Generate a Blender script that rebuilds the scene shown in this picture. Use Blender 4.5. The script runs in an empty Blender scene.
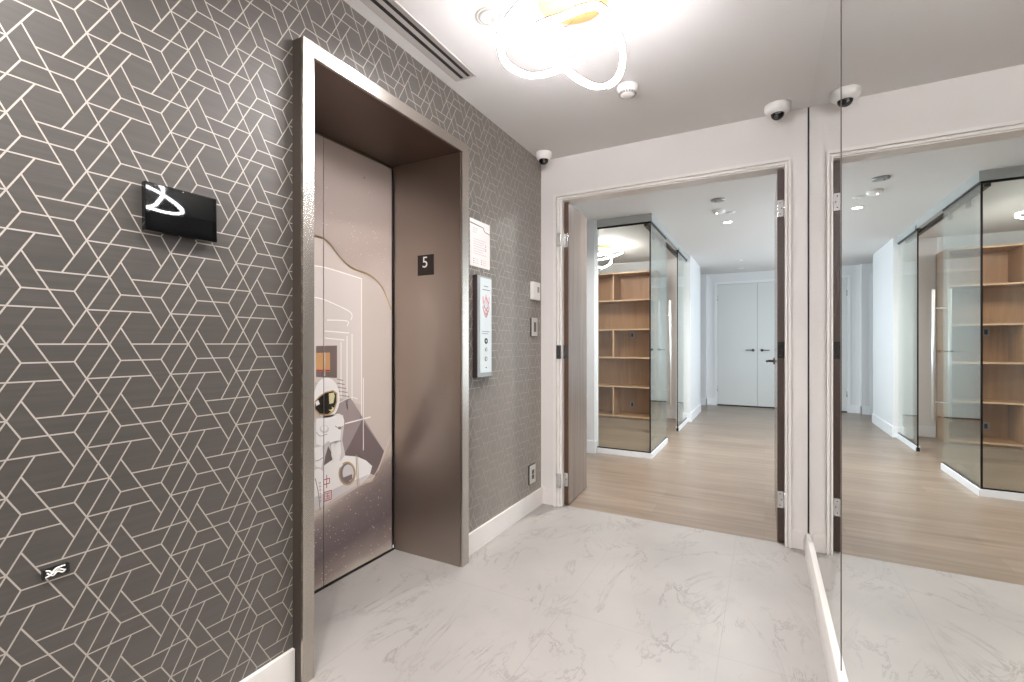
import bpy, bmesh, math, random
from mathutils import Vector, Matrix

random.seed(7)
D = bpy.data
C = bpy.context.scene.collection
SC = bpy.context.scene
PI = math.pi

# ------------------------------------------------------------------ camera
VX, HY, FPX, HC = 764.5, 343.5, 470.0, 1.2
TH = math.atan((VX - 512.0) / FPX)
cam_d = D.cameras.new('camera')
cam = D.objects.new('camera', cam_d)
C.objects.link(cam)
cam.location = (0, 0, HC)
cam.rotation_euler = (PI / 2, 0, TH)
cam_d.sensor_width = 36
cam_d.lens = FPX * 36 / 1024
cam_d.shift_y = (HY - 341.0) / 1024
cam_d.clip_start = 0.02
SC.camera = cam

# ------------------------------------------------------------------ world, exposure
SC.view_settings.view_transform = 'Standard'
SC.view_settings.look = 'None'
SC.view_settings.gamma = 1
SC.view_settings.use_curve_mapping = False
SC.view_settings.exposure = 0.76
world = D.worlds.new('sky')
SC.world = world
world.use_nodes = True
world.node_tree.nodes['Background'].inputs[0].default_value = (0.84, 0.91, 1.0, 1)
world.node_tree.nodes['Background'].inputs[1].default_value = 2.5
SC.cycles.max_bounces = 14
SC.cycles.glossy_bounces = 8
SC.cycles.diffuse_bounces = 6
SC.cycles.transparent_max_bounces = 24
SC.cycles.sample_clamp_indirect = 6

LOBBY_W = 1.0     # strength of the lobby lamps
HALL_W = 1.0

# ------------------------------------------------------------------ measures (metres)
XL, XM, YB, ZC = -1.481, 0.225, 3.218, 2.57      # wallpaper wall, mirror, door wall, ceiling
ZH = 2.555                                        # hall ceiling

_F = Vector((-math.sin(TH), math.cos(TH), 0)); _R = Vector((math.cos(TH), math.sin(TH), 0))
def ray(x, y): return _F + _R * ((x - 512) / FPX) + Vector((0, 0, (HY - y) / FPX))
def on_x(x, y, X): d = ray(x, y); return Vector((0, 0, HC)) + d * (X / d.x)
def on_z(x, y, Z): d = ray(x, y); return Vector((0, 0, HC)) + d * ((Z - HC) / d.z)

# ------------------------------------------------------------------ materials
def lin(c): return tuple(((v / 255) / 12.92 if v / 255 <= 0.04045 else ((v / 255 + 0.055) / 1.055) ** 2.4) for v in c) + (1,)
def mat(name, rgb, rough=0.5, metal=0.0, spec=0.5, emit=None, strength=0, bump=None, coat=0):
    m = D.materials.new(name); m.use_nodes = True
    b = m.node_tree.nodes['Principled BSDF']
    b.inputs['Base Color'].default_value = lin(rgb)
    b.inputs['Roughness'].default_value = rough
    b.inputs['Metallic'].default_value = metal
    b.inputs['Specular IOR Level'].default_value = spec
    b.inputs['Coat Weight'].default_value = coat
    if emit:
        b.inputs['Emission Color'].default_value = lin(emit)
        b.inputs['Emission Strength'].default_value = strength
    if bump:
        nt = m.node_tree
        g = nt.nodes.new('ShaderNodeNewGeometry'); mp = nt.nodes.new('ShaderNodeMapping')
        mp.inputs['Scale'].default_value = bump[0]
        n = nt.nodes.new('ShaderNodeTexNoise'); n.inputs['Scale'].default_value = 1; n.inputs['Detail'].default_value = 4
        bp = nt.nodes.new('ShaderNodeBump'); bp.inputs['Strength'].default_value = bump[1]; bp.inputs['Distance'].default_value = 0.002
        nt.links.new(g.outputs['Position'], mp.inputs['Vector']); nt.links.new(mp.outputs[0], n.inputs['Vector'])
        nt.links.new(n.outputs[0], bp.inputs['Height']); nt.links.new(bp.outputs[0], b.inputs['Normal'])
    return m

def noise_color(m, scale, stops, detail=6, rough=0.6, scale_noise=1.0, rough_range=None, distortion=0):
    """base colour from a stretched noise in world position"""
    nt = m.node_tree; b = nt.nodes['Principled BSDF']
    g = nt.nodes.new('ShaderNodeNewGeometry'); mp = nt.nodes.new('ShaderNodeMapping')
    mp.inputs['Scale'].default_value = scale
    n = nt.nodes.new('ShaderNodeTexNoise'); n.inputs['Scale'].default_value = scale_noise
    n.inputs['Detail'].default_value = detail; n.inputs['Roughness'].default_value = rough
    n.inputs['Distortion'].default_value = distortion
    r = nt.nodes.new('ShaderNodeValToRGB')
    while len(r.color_ramp.elements) < len(stops): r.color_ramp.elements.new(0.5)
    for e, (p, c) in zip(r.color_ramp.elements, stops): e.position = p; e.color = lin(c)
    nt.links.new(g.outputs['Position'], mp.inputs['Vector']); nt.links.new(mp.outputs[0], n.inputs['Vector'])
    nt.links.new(n.outputs[0], r.inputs[0]); nt.links.new(r.outputs[0], b.inputs['Base Color'])
    return r

M = {}
M['paint'] = mat('warm_white_paint', (224, 219, 216), 0.55)
M['paint_hall'] = mat('cool_white_paint', (226, 228, 230), 0.5)
M['ceiling'] = mat('ceiling_paint', (216, 213, 211), 0.7)
M['trim'] = mat('satin_white_trim', (232, 228, 224), 0.3)
M['trim_cool'] = mat('hall_white_trim', (236, 238, 241), 0.35)
M['door_white'] = mat('white_door', (216, 219, 218), 0.4)
M['black'] = mat('black', (12, 11, 11), 0.5)
M['black_metal'] = mat('black_metal', (30, 28, 28), 0.35, 0.6)
M['glossblack'] = mat('gloss_black', (8, 8, 9), 0.03)
M['screen'] = mat('screen_glass', (14, 15, 16), 0.02)
M['plastic'] = mat('white_plastic', (235, 233, 230), 0.35)
M['grey_plastic'] = mat('grey_plastic', (150, 146, 142), 0.5)
M['chrome'] = mat('chrome', (205, 205, 205), 0.15, 1.0)
M['dark_chrome'] = mat('dark_chrome', (110, 110, 112), 0.25, 1.0)
M['gold'] = mat('gold_canopy', (190, 150, 96), 0.45, 0.2)
M['paper'] = mat('paper', (232, 226, 224), 0.6)
M['ink'] = mat('ink_grey', (120, 112, 110), 0.7)
M['ink_light'] = mat('ink_light', (196, 188, 186), 0.7)
M['ink_red'] = mat('ink_red', (206, 120, 122), 0.6)
M['panel_white'] = mat('panel_white', (205, 213, 214), 0.2)
M['panel_grey'] = mat('panel_grey', (150, 150, 150), 0.35, 0.5)
M['panel_dark'] = mat('panel_dark', (52, 44, 44), 0.4)
M['brown_edge'] = mat('brown_edge', (82, 58, 42), 0.4)
M['dark_brown_edge'] = mat('dark_brown_edge', (60, 44, 36), 0.4)
M['mirror'] = mat('mirror', (243, 245, 243), 0.0, 1.0)
M['mirror_edge'] = mat('mirror_edge', (84, 72, 66), 0.5)
M['plate'] = mat('sign_black', (28, 20, 16), 0.35)
M['sign_white'] = mat('sign_white', (235, 230, 225), 0.5)
M['led'] = mat('led', (255, 250, 240), 0.5, emit=(250, 248, 252), strength=60)
M['led_office'] = mat('led_office', (255, 250, 240), 0.5, emit=(255, 248, 240), strength=72)
M['lamp'] = mat('lamp_disc', (255, 255, 255), 0.5, emit=(255, 250, 244), strength=14)
M['lens'] = mat('dim_lens', (240, 238, 235), 0.3)
M['ring_metal'] = mat('ring_metal', (52, 42, 35), 0.5, 0.2)
M['plate_grey'] = mat('plate_grey', (205, 200, 194), 0.35)
M['dark_rocker'] = mat('dark_rocker', (86, 78, 72), 0.5)
M['vent'] = mat('vent_paint', (178, 173, 169), 0.5)
M['fascia'] = mat('fascia_paint', (176, 179, 178), 0.5)
M['handle_metal'] = mat('satin_steel', (226, 226, 226), 0.35, 0.85)
M['alu'] = mat('aluminium', (168, 168, 168), 0.35, 0.7)

# brushed stainless
ANISO = 0.25
def steel(name, rgb, rough):
    m = mat(name, rgb, rough, 1.0); nt = m.node_tree; b = nt.nodes['Principled BSDF']
    t = nt.nodes.new('ShaderNodeTangent'); t.direction_type = 'RADIAL'; t.axis = 'Z'
    nt.links.new(t.outputs[0], b.inputs['Tangent']); b.inputs['Anisotropic'].default_value = 0.75; b.inputs['Anisotropic Rotation'].default_value = ANISO
    return m
M['steel'] = steel('brushed_steel', (176, 166, 157), 0.34)
M['steel_bright'] = steel('brushed_steel_frame', (192, 185, 177), 0.26)
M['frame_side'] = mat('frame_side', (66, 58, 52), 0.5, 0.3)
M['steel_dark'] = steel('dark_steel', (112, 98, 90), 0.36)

# grass-cloth wallpaper: horizontal silk streaks, satin sheen
M['paper_wall'] = mat('wallpaper_ground', (110, 101, 95), 0.5, 0.32, 0.9)
noise_color(M['paper_wall'], (3, 3, 90), [(0.3, (31, 27, 24)), (0.5, (39, 34, 31)), (0.72, (50, 44, 39))], detail=5)
M['paper_wall'].node_tree.nodes['Principled BSDF'].inputs['Sheen Weight'].default_value = 1.0
M['paper_wall'].node_tree.nodes['Principled BSDF'].inputs['Sheen Roughness'].default_value = 0.5
M['paper_wall'].node_tree.nodes['Principled BSDF'].inputs['Sheen Tint'].default_value = lin((235, 224, 212))
M['paper_line'] = mat('wallpaper_silver_line', (172, 165, 156), 0.5, 0.3)

# laminate of the entrance doors
M['laminate'] = mat('door_laminate', (150, 136, 126), 0.2, 0, 0.5)
noise_color(M['laminate'], (30, 30, 1.2), [(0.3, (118, 106, 98)), (0.6, (138, 126, 118))], detail=5)

# oak veneer
M['oak'] = mat('oak_veneer', (180, 138, 100), 0.45)
noise_color(M['oak'], (22, 22, 1.6), [(0.25, (146, 106, 70)), (0.5, (164, 122, 84)), (0.75, (178, 136, 98))], detail=6, distortion=0.4)
M['oak_edge'] = mat('oak_edge', (196, 164, 130), 0.45)

# marble with grey veins and faint tile joints
def marble():
    m = mat('white_marble', (224, 219, 213), 0.36, 0, 0.4)
    nt = m.node_tree; b = nt.nodes['Principled BSDF']; L = nt.links
    g = nt.nodes.new('ShaderNodeNewGeometry')
    def vein(scale, off, dist, lo, hi, rot):
        mp = nt.nodes.new('ShaderNodeMapping'); mp.inputs['Location'].default_value = off
        mp.inputs['Rotation'].default_value = (0, 0, rot); mp.inputs['Scale'].default_value = (1.0, 0.45, 1)
        n = nt.nodes.new('ShaderNodeTexNoise'); n.inputs['Scale'].default_value = scale; n.inputs['Detail'].default_value = 7
        n.inputs['Roughness'].default_value = 0.62; n.inputs['Distortion'].default_value = dist
        s = nt.nodes.new('ShaderNodeMath'); s.operation = 'SUBTRACT'; s.inputs[1].default_value = 0.5
        a = nt.nodes.new('ShaderNodeMath'); a.operation = 'ABSOLUTE'
        r = nt.nodes.new('ShaderNodeMapRange'); r.inputs['From Min'].default_value = lo; r.inputs['From Max'].default_value = hi
        r.inputs['To Min'].default_value = 1; r.inputs['To Max'].default_value = 0
        L.new(g.outputs['Position'], mp.inputs[0]); L.new(mp.outputs[0], n.inputs['Vector']); L.new(n.outputs[0], s.inputs[0])
        L.new(s.outputs[0], a.inputs[0]); L.new(a.outputs[0], r.inputs[0]); return r.outputs[0]
    v1 = vein(1.9, (3.1, 1.2, 0), 0.9, 0.0, 0.012, 0.7)
    v2 = vein(3.6, (7.7, 4.2, 0), 1.3, 0.0, 0.016, 0.5)
    # patchiness that breaks the veins up
    n3 = nt.nodes.new('ShaderNodeTexNoise'); n3.inputs['Scale'].default_value = 4.2; n3.inputs['Detail'].default_value = 5
    L.new(g.outputs['Position'], n3.inputs['Vector'])
    pr = nt.nodes.new('ShaderNodeMapRange'); pr.inputs['From Min'].default_value = 0.42; pr.inputs['From Max'].default_value = 0.66
    L.new(n3.outputs[0], pr.inputs[0])
    mx = nt.nodes.new('ShaderNodeMath'); mx.operation = 'MAXIMUM'; L.new(v1, mx.inputs[0]); L.new(v2, mx.inputs[1])
    ml = nt.nodes.new('ShaderNodeMath'); ml.operation = 'MULTIPLY'; L.new(mx.outputs[0], ml.inputs[0]); L.new(pr.outputs[0], ml.inputs[1])
    n4 = nt.nodes.new('ShaderNodeTexNoise'); n4.inputs['Scale'].default_value = 1.6; n4.inputs['Detail'].default_value = 4
    L.new(g.outputs['Position'], n4.inputs['Vector'])
    r4 = nt.nodes.new('ShaderNodeValToRGB')
    r4.color_ramp.elements[0].position = 0.3; r4.color_ramp.elements[0].color = lin((153, 149, 145))
    r4.color_ramp.elements[1].position = 0.7; r4.color_ramp.elements[1].color = lin((167, 162, 158))
    L.new(n4.outputs[0], r4.inputs[0])
    mixv = nt.nodes.new('ShaderNodeMix'); mixv.data_type = 'RGBA'
    L.new(r4.outputs[0], mixv.inputs['A']); mixv.inputs['B'].default_value = lin((122, 116, 111))
    sc = nt.nodes.new('ShaderNodeMath'); sc.operation = 'MULTIPLY'; sc.inputs[1].default_value = 0.75
    L.new(ml.outputs[0], sc.inputs[0]); L.new(sc.outputs[0], mixv.inputs['Factor'])
    # joints
    sx = nt.nodes.new('ShaderNodeSeparateXYZ'); L.new(g.outputs['Position'], sx.inputs[0])
    def joint(out, off, per):
        a = nt.nodes.new('ShaderNodeMath'); a.operation = 'SUBTRACT'; a.inputs[1].default_value = off - 0.5 * per
        mo = nt.nodes.new('ShaderNodeMath'); mo.operation = 'FLOORED_MODULO'; mo.inputs[1].default_value = per
        s = nt.nodes.new('ShaderNodeMath'); s.operation = 'SUBTRACT'; s.inputs[1].default_value = 0.5 * per
        ab = nt.nodes.new('ShaderNodeMath'); ab.operation = 'ABSOLUTE'
        lt = nt.nodes.new('ShaderNodeMath'); lt.operation = 'LESS_THAN'; lt.inputs[1].default_value = 0.0011
        L.new(out, a.inputs[0]); L.new(a.outputs[0], mo.inputs[0]); L.new(mo.outputs[0], s.inputs[0])
        L.new(s.outputs[0], ab.inputs[0]); L.new(ab.outputs[0], lt.inputs[0]); return lt.outputs[0]
    j1 = joint(sx.outputs[0], -0.155, 0.645); j2 = joint(sx.outputs[1], 1.965, 1.29)
    jm = nt.nodes.new('ShaderNodeMath'); jm.operation = 'MAXIMUM'; L.new(j1, jm.inputs[0]); L.new(j2, jm.inputs[1])
    js = nt.nodes.new('ShaderNodeMath'); js.operation = 'MULTIPLY'; js.inputs[1].default_value = 0.75; L.new(jm.outputs[0], js.inputs[0])
    mixj = nt.nodes.new('ShaderNodeMix'); mixj.data_type = 'RGBA'
    L.new(mixv.outputs['Result'], mixj.inputs['A']); mixj.inputs['B'].default_value = lin((142, 136, 130)); L.new(js.outputs[0], mixj.inputs['Factor'])
    L.new(mixj.outputs['Result'], b.inputs['Base Color'])
    return m
M['marble'] = marble()

# wide oak planks running across the hall
def planks():
    m = mat('oak_planks', (176, 160, 145), 0.3, 0, 0.5)
    nt = m.node_tree; b = nt.nodes['Principled BSDF']; L = nt.links
    g = nt.nodes.new('ShaderNodeNewGeometry')
    br = nt.nodes.new('ShaderNodeTexBrick')
    br.inputs['Scale'].default_value = 1; br.inputs['Brick Width'].default_value = 1.9; br.inputs['Row Height'].default_value = 0.19
    br.inputs['Mortar Size'].default_value = 0.0011; br.inputs['Bias'].default_value = 0
    br.inputs['Color1'].default_value = lin((134, 118, 103)); br.inputs['Color2'].default_value = lin((149, 133, 118))
    br.inputs['Mortar'].default_value = lin((126, 108, 92)); br.offset = 0.37
    L.new(g.outputs['Position'], br.inputs['Vector'])
    mp = nt.nodes.new('ShaderNodeMapping'); mp.inputs['Scale'].default_value = (1.3, 16, 1)
    n = nt.nodes.new('ShaderNodeTexNoise'); n.inputs['Scale'].default_value = 1.2; n.inputs['Detail'].default_value = 7; n.inputs['Distortion'].default_value = 0.5
    L.new(g.outputs['Position'], mp.inputs[0]); L.new(mp.outputs[0], n.inputs['Vector'])
    r = nt.nodes.new('ShaderNodeValToRGB')
    r.color_ramp.elements[0].position = 0.25; r.color_ramp.elements[0].color = (0.68, 0.66, 0.64, 1)
    r.color_ramp.elements[1].position = 0.65; r.color_ramp.elements[1].color = (1, 1, 1, 1)
    L.new(n.outputs[0], r.inputs[0])
    mx = nt.nodes.new('ShaderNodeMix'); mx.data_type = 'RGBA'; mx.blend_type = 'MULTIPLY'; mx.inputs['Factor'].default_value = 1
    L.new(br.outputs['Color'], mx.inputs['A']); L.new(r.outputs[0], mx.inputs['B']); L.new(mx.outputs['Result'], b.inputs['Base Color'])
    return m
M['planks'] = planks()

def glass(name, tint, ior=1.5):
    m = D.materials.new(name); m.use_nodes = True; nt = m.node_tree; nt.nodes.clear(); L = nt.links
    o = nt.nodes.new('ShaderNodeOutputMaterial'); t = nt.nodes.new('ShaderNodeBsdfTransparent'); t.inputs[0].default_value = tint
    gl = nt.nodes.new('ShaderNodeBsdfGlossy'); gl.inputs['Roughness'].default_value = 0.0; gl.inputs[0].default_value = (0.96, 1, 0.99, 1)
    f = nt.nodes.new('ShaderNodeFresnel')
    ge = nt.nodes.new('ShaderNodeNewGeometry'); mr = nt.nodes.new('ShaderNodeMapRange')
    mr.inputs['To Min'].default_value = ior; mr.inputs['To Max'].default_value = 1/ior      # same reflectance on both faces of the pane
    L.new(ge.outputs['Backfacing'], mr.inputs[0]); L.new(mr.outputs[0], f.inputs[0])
    mx = nt.nodes.new('ShaderNodeMixShader'); L.new(f.outputs[0], mx.inputs[0]); L.new(t.outputs[0], mx.inputs[1]); L.new(gl.outputs[0], mx.inputs[2])
    L.new(mx.outputs[0], o.inputs[0]); return m
M['glass'] = glass('clear_glass', (0.965, 0.985, 0.975, 1))
M['glass_door'] = glass('thin_clear_glass', (0.975, 0.985, 0.98, 1), 1.15)
M['glass_side'] = glass('bright_glass', (0.95, 0.975, 0.965, 1), 1.95)

def print_ground(name, stops, rough=0.3):
    """printed film: colour bands of the picture by height"""
    m = mat(name, (200, 190, 180), rough)
    nt = m.node_tree; b = nt.nodes['Principled BSDF']; L = nt.links
    g = nt.nodes.new('ShaderNodeNewGeometry'); s = nt.nodes.new('ShaderNodeSeparateXYZ'); L.new(g.outputs['Position'], s.inputs[0])
    # the bands of the print slope a little
    a = nt.nodes.new('ShaderNodeMath'); a.operation = 'MULTIPLY_ADD'; a.inputs[1].default_value = -0.35; L.new(s.outputs[1], a.inputs[0]); L.new(s.outputs[2], a.inputs[2])
    mr = nt.nodes.new('ShaderNodeMapRange'); mr.inputs['From Min'].default_value = -0.6; mr.inputs['From Max'].default_value = 1.7; L.new(a.outputs[0], mr.inputs[0])
    n = nt.nodes.new('ShaderNodeTexNoise'); n.inputs['Scale'].default_value = 3; L.new(g.outputs['Position'], n.inputs['Vector'])
    ad = nt.nodes.new('ShaderNodeMath'); ad.operation = 'MULTIPLY_ADD'; ad.inputs[1].default_value = 0.05; L.new(n.outputs[0], ad.inputs[0]); L.new(mr.outputs[0], ad.inputs[2])
    r = nt.nodes.new('ShaderNodeValToRGB')
    while len(r.color_ramp.elements) < len(stops): r.color_ramp.elements.new(0.5)
    for e, (p, c) in zip(r.color_ramp.elements, stops): e.position = p; e.color = lin(c)
    L.new(ad.outputs[0], r.inputs[0]); L.new(r.outputs[0], b.inputs['Base Color']); return m

# ------------------------------------------------------------------ mesh helpers
def add_box(bm, x0, x1, y0, y1, z0, z1, mi=0, bevel=0):
    t = bmesh.new()
    v = [t.verts.new(p) for p in ((x0,y0,z0),(x1,y0,z0),(x1,y1,z0),(x0,y1,z0),(x0,y0,z1),(x1,y0,z1),(x1,y1,z1),(x0,y1,z1))]
    for f in ((0,3,2,1),(4,5,6,7),(0,1,5,4),(1,2,6,5),(2,3,7,6),(3,0,4,7)): t.faces.new([v[i] for i in f])
    if bevel: bmesh.ops.bevel(t, geom=t.edges[:], offset=bevel, segments=2, affect='EDGES', profile=0.6)
    merge(bm, t, mi)
def merge(bm, t, mi=None, mtx=None):
    if mtx: bmesh.ops.transform(t, matrix=mtx, verts=t.verts)
    mp = {v: bm.verts.new(v.co) for v in t.verts}
    for f in t.faces:
        try: nf = bm.faces.new([mp[v] for v in f.verts])
        except ValueError: continue
        nf.material_index = f.material_index if mi is None else mi
        nf.smooth = f.smooth
    t.free()
def add_lathe(bm, prof, cx=0, cy=0, cz=0, n=32, mi=0, axis='z', smooth=True):
    """prof: list of (radius, height)"""
    t = bmesh.new(); rings = []
    for r, h in prof:
        if r < 1e-6: rings.append([t.verts.new((0, 0, h))]); continue
        rings.append([t.verts.new((r * math.cos(2*PI*k/n), r * math.sin(2*PI*k/n), h)) for k in range(n)])
    for a, b in zip(rings, rings[1:]):
        for k in range(n):
            k2 = (k + 1) % n
            if len(a) == 1 and len(b) == 1: continue
            if len(a) == 1: f = t.faces.new((a[0], b[k], b[k2]))
            elif len(b) == 1: f = t.faces.new((a[k], b[0], a[k2]))
            else: f = t.faces.new((a[k], b[k], b[k2], a[k2]))
            f.smooth = smooth
    for ring, rev in ((rings[0], False), (rings[-1], True)):
        if len(ring) > 1:
            try: t.faces.new(ring[::-1] if rev else ring)
            except ValueError: pass
    bmesh.ops.recalc_face_normals(t, faces=t.faces)
    R = Matrix.Identity(4)
    if axis == 'x': R = Matrix.Rotation(PI/2, 4, 'Y')
    if axis == '-x': R = Matrix.Rotation(-PI/2, 4, 'Y')
    if axis == 'y': R = Matrix.Rotation(-PI/2, 4, 'X')
    if axis == '-y': R = Matrix.Rotation(PI/2, 4, 'X')
    merge(bm, t, mi, Matrix.Translation((cx, cy, cz)) @ R)
def add_tube(bm, pts, r, n=8, mi=0, closed=False, prof=None):
    """sweep a round (or given) profile along a polyline; prof = list of (side, up)"""
    pts = [Vector(p) for p in pts]; N = len(pts)
    if prof is None: prof = [(r*math.cos(2*PI*k/n), r*math.sin(2*PI*k/n)) for k in range(n)]
    rings = []
    for i, p in enumerate(pts):
        a = pts[(i-1) % N] if closed or i > 0 else p
        b = pts[(i+1) % N] if closed or i < N-1 else p
        d = (b - a).normalized()
        up = Vector((0, 0, 1)) if abs(d.z) < 0.93 else Vector((1, 0, 0))
        s = d.cross(up).normalized(); u = s.cross(d)
        rings.append([bm.verts.new(p + s*q[0] + u*q[1]) for q in prof])
    m = len(prof); fs = []
    for i in range(N if closed else N-1):
        A, B = rings[i], rings[(i+1) % N]
        for k in range(m):
            f = bm.faces.new((A[k], A[(k+1) % m], B[(k+1) % m], B[k])); f.material_index = mi; f.smooth = True; fs.append(f)
    if not closed:
        for ring in (rings[0][::-1], rings[-1]):
            f = bm.faces.new(ring); f.material_index = mi; fs.append(f)
    bmesh.ops.recalc_face_normals(bm, faces=fs)
def catmull(pts, per=10, closed=True):
    P = [Vector(p) for p in pts]; N = len(P); out = []
    for i in range(N if closed else N-1):
        p0, p1, p2, p3 = (P[(i+k-1) % N] for k in range(4)) if closed else (P[max(i-1,0)], P[i], P[i+1], P[min(i+2,N-1)])
        for k in range(per):
            t = k/per
            out.append(0.5*((2*p1) + (p2-p0)*t + (2*p0-5*p1+4*p2-p3)*t*t + (3*p1-p0-3*p2+p3)*t**3))
    return out
def obj(name, bm, mats, parent=None, origin=None):
    me = D.meshes.new(name)
    if origin:
        bmesh.ops.translate(bm, vec=-Vector(origin), verts=bm.verts)
    bm.to_mesh(me); bm.free()
    for m in (mats if isinstance(mats, (list, tuple)) else [mats]): me.materials.append(M[m] if isinstance(m, str) else m)
    o = D.objects.new(name, me); C.objects.link(o)
    if origin: o.location = origin
    if parent:
        o.parent = parent
        o.location = Vector(o.location) - Vector(parent_world(parent))
    return o
def parent_world(p):
    v = Vector((0, 0, 0))
    while p: v += Vector(p.location); p = p.parent
    return v
def tag(o, label=None, cat=None, group=None, kind=None):
    if label: o['label'] = label
    if cat: o['category'] = cat
    if group: o['group'] = group
    if kind: o['kind'] = kind
    return o
def thing(name, loc, label, cat, group=None):
    o = D.objects.new(name, None); o.empty_display_size = 0.05; C.objects.link(o); o.location = loc
    return tag(o, label, cat, group)
def struct(name, bm, mats, origin=None):
    return tag(obj(name, bm, mats, None, origin), kind='structure')
def text_bm(s, size, mtx, mi=0):
    c = D.curves.new('t', 'FONT'); c.body = s; c.size = size; c.align_x = 'CENTER'; c.align_y = 'CENTER'; c.extrude = 0.0004; c.resolution_u = 3
    o = D.objects.new('t', c); C.objects.link(o)
    dg = bpy.context.evaluated_depsgraph_get(); me = D.meshes.new_from_object(o.evaluated_get(dg))
    t = bmesh.new(); t.from_mesh(me); D.objects.remove(o); D.curves.remove(c); D.meshes.remove(me)
    for f in t.faces: f.material_index = mi
    return t, mtx

# text facing +X on the wallpaper wall: reading direction is +Y
MX = lambda x, y, z: Matrix.Translation((x, y, z)) @ Matrix(((0,0,1,0),(1,0,0,0),(0,1,0,0),(0,0,0,1)))
# text facing -Y: reading direction is +X
MY = lambda x, y, z: Matrix.Translation((x, y, z)) @ Matrix(((1,0,0,0),(0,0,-1,0),(0,1,0,0),(0,0,0,1)))
def put_text(bm, s, size, mtx, mi=0):
    t, m = text_bm(s, size, mtx, mi); merge(bm, t, None, m)

# ================================================================== THE SHELL
YR = -1.15         # wall behind the camera
# lobby floor (with the elevator recess)
bm = bmesh.new(); add_box(bm, -1.9, XM+0.12, YR-0.1, YB+0.035, -0.08, 0)
struct('floor', bm, 'marble')
bm = bmesh.new(); add_box(bm, -3.9, 1.5, YB+0.035, 10.4, -0.08, 0)
struct('floor.001', bm, 'planks')
bm = bmesh.new(); add_box(bm, XL-0.1, XM+0.12, YR-0.1, YB+0.12, ZC, ZC+0.1)
struct('ceiling', bm, 'ceiling')
bm = bmesh.new(); add_box(bm, -3.9, 1.5, YB+0.12, 10.4, ZH, ZH+0.1)
struct('ceiling.001', bm, 'ceiling')

# --- wallpaper wall with the elevator opening; the silver lines are part of its mesh
bm = bmesh.new()
rects = [(YR, 1.115, 0, ZC), (1.115, 2.145, 2.27, ZC), (2.145, YB, 0, ZC)]
for y0, y1, z0, z1 in rects: add_box(bm, XL-0.1, XL, y0, y1, z0, z1)
PU, PV, PY0, PZ0 = 0.02338, 0.04285, 0.387, 1.1985
segs = [((1,1),(5,-3)), ((5,-1),(9,-5)), ((4,-4),(10,2)), ((5,-1),(9,3)), ((2,0),(8,0)), ((6,-2),(12,-2)), ((1,-1),(5,-1))]
def clip(a, b, r):
    y0, y1, z0, z1 = r; t0, t1 = 0.0, 1.0; d = (b[0]-a[0], b[1]-a[1])
    for p, q in ((-d[0], a[0]-y0), (d[0], y1-a[0]), (-d[1], a[1]-z0), (d[1], z1-a[1])):
        if abs(p) < 1e-12:
            if q < 0: return None
            continue
        t = q/p
        if p < 0: t0 = max(t0, t)
        else: t1 = min(t1, t)
        if t0 >= t1: return None
    return ((a[0]+d[0]*t0, a[1]+d[1]*t0), (a[0]+d[0]*t1, a[1]+d[1]*t1))
LW = 0.0017
for r in [(YR, 1.104, 0.12, ZC), (1.104, 2.154, 2.281, ZC), (2.154, YB, 0.12, ZC)]:
    for i in range(-10, 18):
        for j in range(-9, 11):
            for (a, b) in segs:
                A = (PY0+PU*(a[0]+8*i), PZ0+PV*(a[1]+4*j)); B = (PY0+PU*(b[0]+8*i), PZ0+PV*(b[1]+4*j))
                c = clip(A, B, r)
                if not c: continue
                (ya, za), (yb, zb) = c; l = math.hypot(yb-ya, zb-za)
                if l < 0.001: continue
                n = ((zb-za)/l*LW, -(yb-ya)/l*LW)
                vs = [bm.verts.new((XL+0.0005, y, z)) for y, z in ((ya+n[0],za+n[1]),(ya-n[0],za-n[1]),(yb-n[0],zb-n[1]),(yb+n[0],zb+n[1]))]
                f = bm.faces.new(vs); f.normal_update()
                if f.normal.x < 0: f.normal_flip()
                f.material_index = 1
struct('wall_left', bm, ['paper_wall', 'paper_line'])
bm = bmesh.new(); add_box(bm, -2.05, -1.95, 1.0, 2.3, 0, ZC); add_box(bm, -1.95, -1.60, 1.0, 1.05, 0, ZC); add_box(bm, -1.95, -1.60, 2.2, 2.25, 0, ZC)
struct('wall_shaft', bm, 'black')

# --- baseboards of the lobby
def baseboard(name, x0, x1, y0, y1, h, m='trim', z0=0):
    bm = bmesh.new(); add_box(bm, x0, x1, y0, y1, z0, h, bevel=0.0015); return struct(name, bm, m)
baseboard('baseboard_left', XL, XL+0.015, YR, 1.104, 0.118)
baseboard('baseboard_left.001', XL, XL+0.015, 2.155, YB, 0.121)
bm = bmesh.new(); vs = [[bm.verts.new((x, y, z)) for x, z in ((XM-0.024, 0), (XM+0.012, 0), (XM+0.012, 0.1), (XM-0.010, 0.1), (XM-0.013, 0.097), (XM-0.022, 0.055))] for y in (YR, YB)]
bm.faces.new(vs[0]); bm.faces.new(vs[1][::-1])
for k in range(6): bm.faces.new((vs[0][k], vs[0][(k+1) % 6], vs[1][(k+1) % 6], vs[1][k]))
bmesh.ops.recalc_face_normals(bm, faces=bm.faces)
struct('baseboard_right', bm, 'trim')

# --- door wall (facing the camera) and the doorway
OX0, OX1, OZ = -1.328, 0.109, 2.257
bm = bmesh.new()
add_box(bm, XL-0.1, OX0, YB, YB+0.12, 0, ZC)
add_box(bm, OX1, XM+0.12, YB, YB+0.12, 0, ZC)
add_box(bm, OX0, OX1, YB, YB+0.12, OZ, ZC)
struct('wall_back', bm, 'paint')
baseboard('baseboard_back', XL, OX0-0.045, YB-0.007, YB, 0.118, 'paint')
baseboard('baseboard_back.001', OX1+0.029, XM-0.024, YB-0.007, YB, 0.105, 'paint')
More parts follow.
